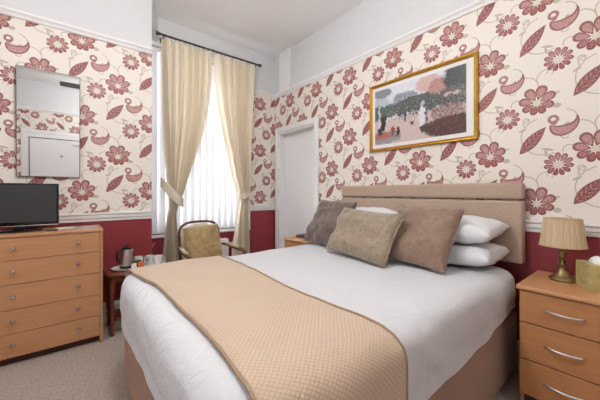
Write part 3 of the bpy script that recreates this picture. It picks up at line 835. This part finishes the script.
cr_, fr = curtain('curtain', [(2.83, 1.395, 1.955, .024), (2.55, 1.410, 1.945, .032), (2.25, 1.450, 1.915, .034), (1.90, 1.510, 1.890, .034), (1.60, 1.580, 1.878, .034), (1.36, 1.630, 1.868, .032), (1.20, 1.680, 1.860, .026), (1.10, 1.708, 1.850, .020),
                          (1.02, 1.715, 1.838, .020), (.90, 1.690, 1.842, .022), (.70, 1.660, 1.850, .028), (.45, 1.620, 1.856, .032), (.10, 1.61, 1.86, .034)], 'cream satin curtain right of the blinds, beside floral wall', 5, 1.7)
def tieback(parent, x0, z0, x1, z1, wd, x2, z2):
    """broad fabric band slung round the curtain from its wall hook (x0,z0) down to (x1,z1)"""
    def fn(u, v):
        a = PI*u; s = v-.5
        x = x0+(x1-x0)*u; z = z0+(z1-z0)*u-.03*math.sin(a)
        y = -.050*math.sin(a)**.6-.012 if 0 < u < 1 else -.004
        wl = wd*(.42+.58*math.sin(PI*min(1, u*.62+.22)))
        return (x, y, z+s*wl*1.0+.0)
    MB().grid(fn, 26, 8).build('tieback', M['curtain'], parent, smooth=True, solid=.006, fix=False)
tieback(cl, .795, 1.265, 1.022, 1.035, .13, 0, 0)
tieback(cr_, 1.862, 1.185, 1.692, 1.105, .085, 0, 0)
# vertical blinds
bl = tag(empty('vertical_blinds', ((WX0+WX1)/2, YW+.045, WZ0)), 'white vertical slat blinds filling the bay window', 'blinds')
hwid = (WX1-WX0)/2-.006
MB().box(-hwid, hwid, -.022, .022, WZ1-WZ0-.045, WZ1-WZ0-.004).build('head_rail', M['gloss'], bl, bevel=.003)
ns = 14; me0 = None
for k in range(ns):
    xk = -hwid+.045+(2*hwid-.09)*k/(ns-1)
    if me0 is None:
        def sf(u, v): 
            a = (u-.5); return (a*.089, -.016*math.cos(a*PI), .008+v*(WZ1-WZ0-.056))
        o = MB().grid(sf, 7, 2).build('slat', M['slat'], bl, smooth=True, fix=False); me0 = o
    else:
        o = me0.copy(); COL.objects.link(o); o.parent = bl
    o.location = (xk, 0, 0); o.rotation_euler = (0, 0, D(-26)+.05*math.sin(k*2.1))
mb = MB()
for s in (-.02, ): mb.tube([(-hwid+.04, s, .03), (hwid-.04, s, .03)], .0016, 5)
mb.build('bottom_chain', M['gloss'], bl)

# radiator under the window
rd = tag(empty('radiator', (1.31, YW-.075, 0)), 'white panel radiator under the bay window', 'radiator')
MB().box(-.27, .27, .035, .06, .16, .58).build('rear_panel', M['gloss'], rd)
MB().box(-.27, .27, -.03, -.012, .15, .58).build('front_panel', M['gloss'], rd, bevel=.004)
rib = None
for k in range(14):
    if rib is None: rib = MB().box(-.012, .012, -.038, -.0305, .18, .55).build('rib', M['gloss'], rd, bevel=.004); o = rib
    else: o = rib.copy(); COL.objects.link(o); o.parent = rd
    o.location = (-.25+.50*k/13, 0, 0)
MB().box(-.27, .27, -.0115, .0345, .57, .578).build('top_grille', M['gloss'], rd)
for s in (-1, 1): MB().tube([(s*.25, .02, 0), (s*.25, .02, .16)], .008, 8).build('pipe', M['chrome'], rd)

# ------------------------------------------------------------------ armchair with cushion
ac = tag(empty('armchair', (1.085, 2.70, 0)), 'dark wood armchair with cream upholstery in front of the window', 'armchair')
def arch(w, h, n=28):
    return [(-w+0*0, 0)]
bw = .205; bt = .855
path = [(-bw*.93, .26, .42), (-bw*.98, .275, .55)]
for i in range(15):
    a = PI-PI*i/14; path.append((bw*math.copysign(abs(math.cos(a))**.6, math.cos(a)), .29+.012, .72+(bt-.72)*math.sin(a)**.75))
path += [(bw*.98, .275, .55), (bw*.93, .26, .42)]
MB().tube(path, .013, 10).build('back_frame', M['chairwood'], ac, smooth=True)
def bk(u, v):
    a = u*2-1; z = .46+v*.375
    wv = bw*.93*(1 if v < .6 else max(.05, (1-((v-.6)/.4)**2.6))**.5)
    return (a*wv, .285-.030*(1-a*a)*(1-(2*v-1)**4)+(z-.46)*.02, z)
MB().grid(bk, 16, 16).build('back_pad', M['chair_cream'], ac, smooth=True, solid=.02)
MB().box(-.25, .25, -.27, .27, .36, .41).build('seat_frame', M['chairwood'], ac, bevel=.01)
MB().box(-.235, .235, -.262, .25, .412, .465).build('seat_pad', M['chair_cream'], ac, bevel=.022)
for sx in (-1, 1):
    pts = [(sx*.212, .285, .60), (sx*.228, .20, .612), (sx*.243, .08, .606), (sx*.252, -.06, .598), (sx*.258, -.17, .600), (sx*.258, -.215, .590), (sx*.258, -.225, .572)]
    arm = MB().tube(pts, [.013, .015, .016, .017, .018, .017, .012], 10).build('arm', M['chairwood'], ac, smooth=True)
    MB().tube([(sx*.235, .15, .626), (sx*.246, .05, .624), (sx*.253, -.09, .618)], [.012, .020, .013], 10).build('arm_pad', M['chair_cream'], arm, smooth=True)
    MB().tube([(sx*.257, -.19, .585), (sx*.25, -.15, .52), (sx*.24, -.13, .41)], [.013, .015, .018], 10).build('arm_post', M['chairwood'], arm, smooth=True)
    for sy in (-1, 1):
        MB().tube([(sx*.225, sy*.24, .365), (sx*.235, sy*.25, .25), (sx*.225, sy*.245, .08), (sx*.235, sy*.26, 0)], [.026, .022, .014, .018], 10).build('leg', M['chairwood'], ac, smooth=True)
cc = cushion('cushion', .37, .36, .13, M['cush_chair'], (1.095, 2.83, .472), D(15), D(4), 61, roll=D(-4), concave=.03)
tag(cc, 'gold brocade cushion propped up in the armchair', 'cushion')

# ------------------------------------------------------------------ side table with hospitality tray
st = tag(empty('side_table', (.50, 2.885, 0)), 'small red brown wooden table between chest and window', 'table')
tl, tdp, th_ = .255, .165, .50
pts = []
for i in range(40):
    a = 2*PI*i/40; pts.append((tl*math.copysign(abs(math.cos(a))**.45, math.cos(a)), tdp*math.copysign(abs(math.sin(a))**.45, math.sin(a))))
MB().prism(pts, th_-.022, th_).build('tabletop', M['mahog'], st, bevel=.005)
MB().box(-.21, .21, -.125, .125, th_-.07, th_-.0225).build('apron', M['mahog'], st)
for sx in (-1, 1):
    for sy in (-1, 1):
        MB().lathe([(.014, 0), (.016, .02), (.012, .05), (.018, .10), (.014, .13), (.02, .19), (.012, .25), (.017, .34), (.02, .37), (.018, .429)], (sx*.205, sy*.12, 0), 14).build('leg', M['mahog'], st, smooth='auto')
MB().box(-.19, .19, -.11, .11, .115, .133).build('shelf', M['mahog'], st, bevel=.004)
wb = MB().box(-.05, .05, -.05, .05, 0, .075).build('storage_box', M['paperw'], loc=(.365, 2.93, 0), rot=(0, 0, .08), bevel=.004)
tag(wb, 'small white box on the carpet beneath the side table', 'box')
# tray and its things
TZ = .501
tr = MB()
prof = [(0, 0), (.92, 0), (1, .010), (1.0, .013), (.93, .005), (0, .004)]
tr.lathe(prof, n=40); tray = tr.build('tray', M['porcelain'], loc=(.515, 2.885, TZ), smooth='auto'); tray.scale = (.215, .135, 1)
tag(tray, 'oval white tray holding the kettle and cups', 'tray')
TZ += .0055
kt = tag(empty('kettle', (.415, 2.90, TZ)), 'brushed steel electric kettle on the white tray', 'kettle')
MB().lathe([(.052, 0), (.054, .004), (.054, .018), (.048, .02)], n=28).build('power_base', M['black'], kt, smooth='auto')
MB().lathe([(.05, .021), (.051, .03), (.046, .09), (.039, .15), (.038, .158)], n=32).build('body', M['steel'], kt, smooth='auto')
MB().lathe([(.038, .159), (.036, .172), (.02, .178), (.007, .18), (.008, .19), (0, .192)], n=28).build('lid', M['black'], kt, smooth='auto')
MB().tube([(-.036, -.01, .155), (-.065, -.012, .15), (-.074, -.012, .11), (-.068, -.012, .06), (-.05, -.01, .04)], [.008, .009, .009, .008, .006], 8).build('handle', M['black'], kt, smooth=True)
MB().tube([(.03, .0, .135), (.05, 0, .152)], [.014, .006], 8).build('spout', M['steel'], kt, smooth=True)
def cup(loc, rz, label, r=.036, h=.075, mat='porcelain', handle=True):
    c = tag(empty('cup', loc, rz), label, 'cup', 'cups on the tray')
    MB().lathe([(r*.72, 0), (r*.8, .004), (r, h*.5), (r*1.03, h), (r*.97, h), (r*.93, h*.5), (r*.7, .008), (0, .007)], n=24).build('bowl', M[mat], c, smooth='auto')
    if handle: MB().tube([(r*.98+.022*math.sin(PI*i/8), 0, h*.2+h*.65*i/8) for i in range(9)], .004, 7).build('handle', M[mat], c, smooth=True)
    return c
cup((.660, 2.87, TZ), .3, 'white cup at the right end of the tray with handle showing')
cup((.605, 2.945, TZ), 2.4, 'white cup behind the others on the tray', .034, .07)
cup((.560, 2.855, TZ), 1.2, 'clear glass tumbler on the tray beside the sachets', .03, .082, 'tumbler', False)
cup((.515, 2.955, TZ), 2.0, 'white cup next to the kettle on the tray', .034, .07)
bx_ = MB().box(-.03, .03, -.016, .016, 0, .055).build('tea_box', M['grey_card'], loc=(.488, 2.875, TZ), rot=(0, 0, .3), bevel=.002)
tag(bx_, 'small dark grey tea box in front of the kettle', 'box')
sx_ = MB().prism([(-.022, -.008), (.022, -.008), (.018, .008), (-.018, .008)], 0, .05).build('sugar_sachet', M['orange'], loc=(.507, 2.815, TZ), rot=(-.15, 0, .5))
tag(sx_, 'orange printed sugar sachet standing on the tray', 'sachet')
sy_ = MB().prism([(-.022, -.006), (.022, -.006), (.018, .006), (-.018, .006)], 0, .045).build('milk_sachet', M['paperw'], loc=(.455, 2.815, TZ), rot=(-.1, 0, .35))
tag(sy_, 'white sachet standing on the tray beside the orange one', 'sachet')

# ------------------------------------------------------------------ ceiling spotlight bar (its end shows in the mirror)
cb = tag(empty('ceiling_spotlight_bar', (.42, -.90, ZC)), 'dark metal ceiling spotlight bar reflected in the mirror', 'ceiling light')
MB().box(-.50, .50, -.03, .03, -.20, -.115).build('bar', M['grey_card'], cb, bevel=.025)
MB().lathe([(.055, -.0001), (.055, -.02), (.02, -.03), (.012, -.114)][::-1], n=20).build('ceiling_rose', M['black'], cb, smooth='auto')
for k in range(3):
    xk = -.02+.21*k
    hd = MB().lathe([(.035, -.31), (.035, -.22), (.012, -.201)], (xk, 0, 0), 18).build('spot_head', M['black'], cb, smooth='auto')
    MB().lathe([(.001, -.376)]+[(.033*math.sin(PI*q/10), -.3435-.033*math.cos(PI*q/10)) for q in range(1, 10)]+[(.001, -.3105)], (xk, 0, 0), 16).build('bulb', M['bulb'], hd, smooth='auto')

# pendant added as fill light over the bed foot, above the frame
dm = tag(empty('added_pendant', (.35, 1.25, ZC)), 'white globe pendant added for fill light above the foot of the bed', 'ceiling light')
MB().lathe([(.012, -.05), (.05, -.02), (.05, -.0005)], n=24).build('ceiling_rose', M['gloss'], dm, smooth='auto')
MB().tube([(0, 0, -.05), (0, 0, -.30)], .004, 8).build('cord', M['gloss'], dm)
MB().lathe([(.03, -.36), (.03, -.30)], n=20).build('holder', M['gloss'], dm, smooth='auto')
MB().lathe([(0.001, -.60)]+[(.12*math.sin(PI*k/12), -.48-.12*math.cos(PI*k/12)) for k in range(1, 12)]+[(.0305, -.361)], n=32).build('globe', M['globe'], dm, smooth=True)
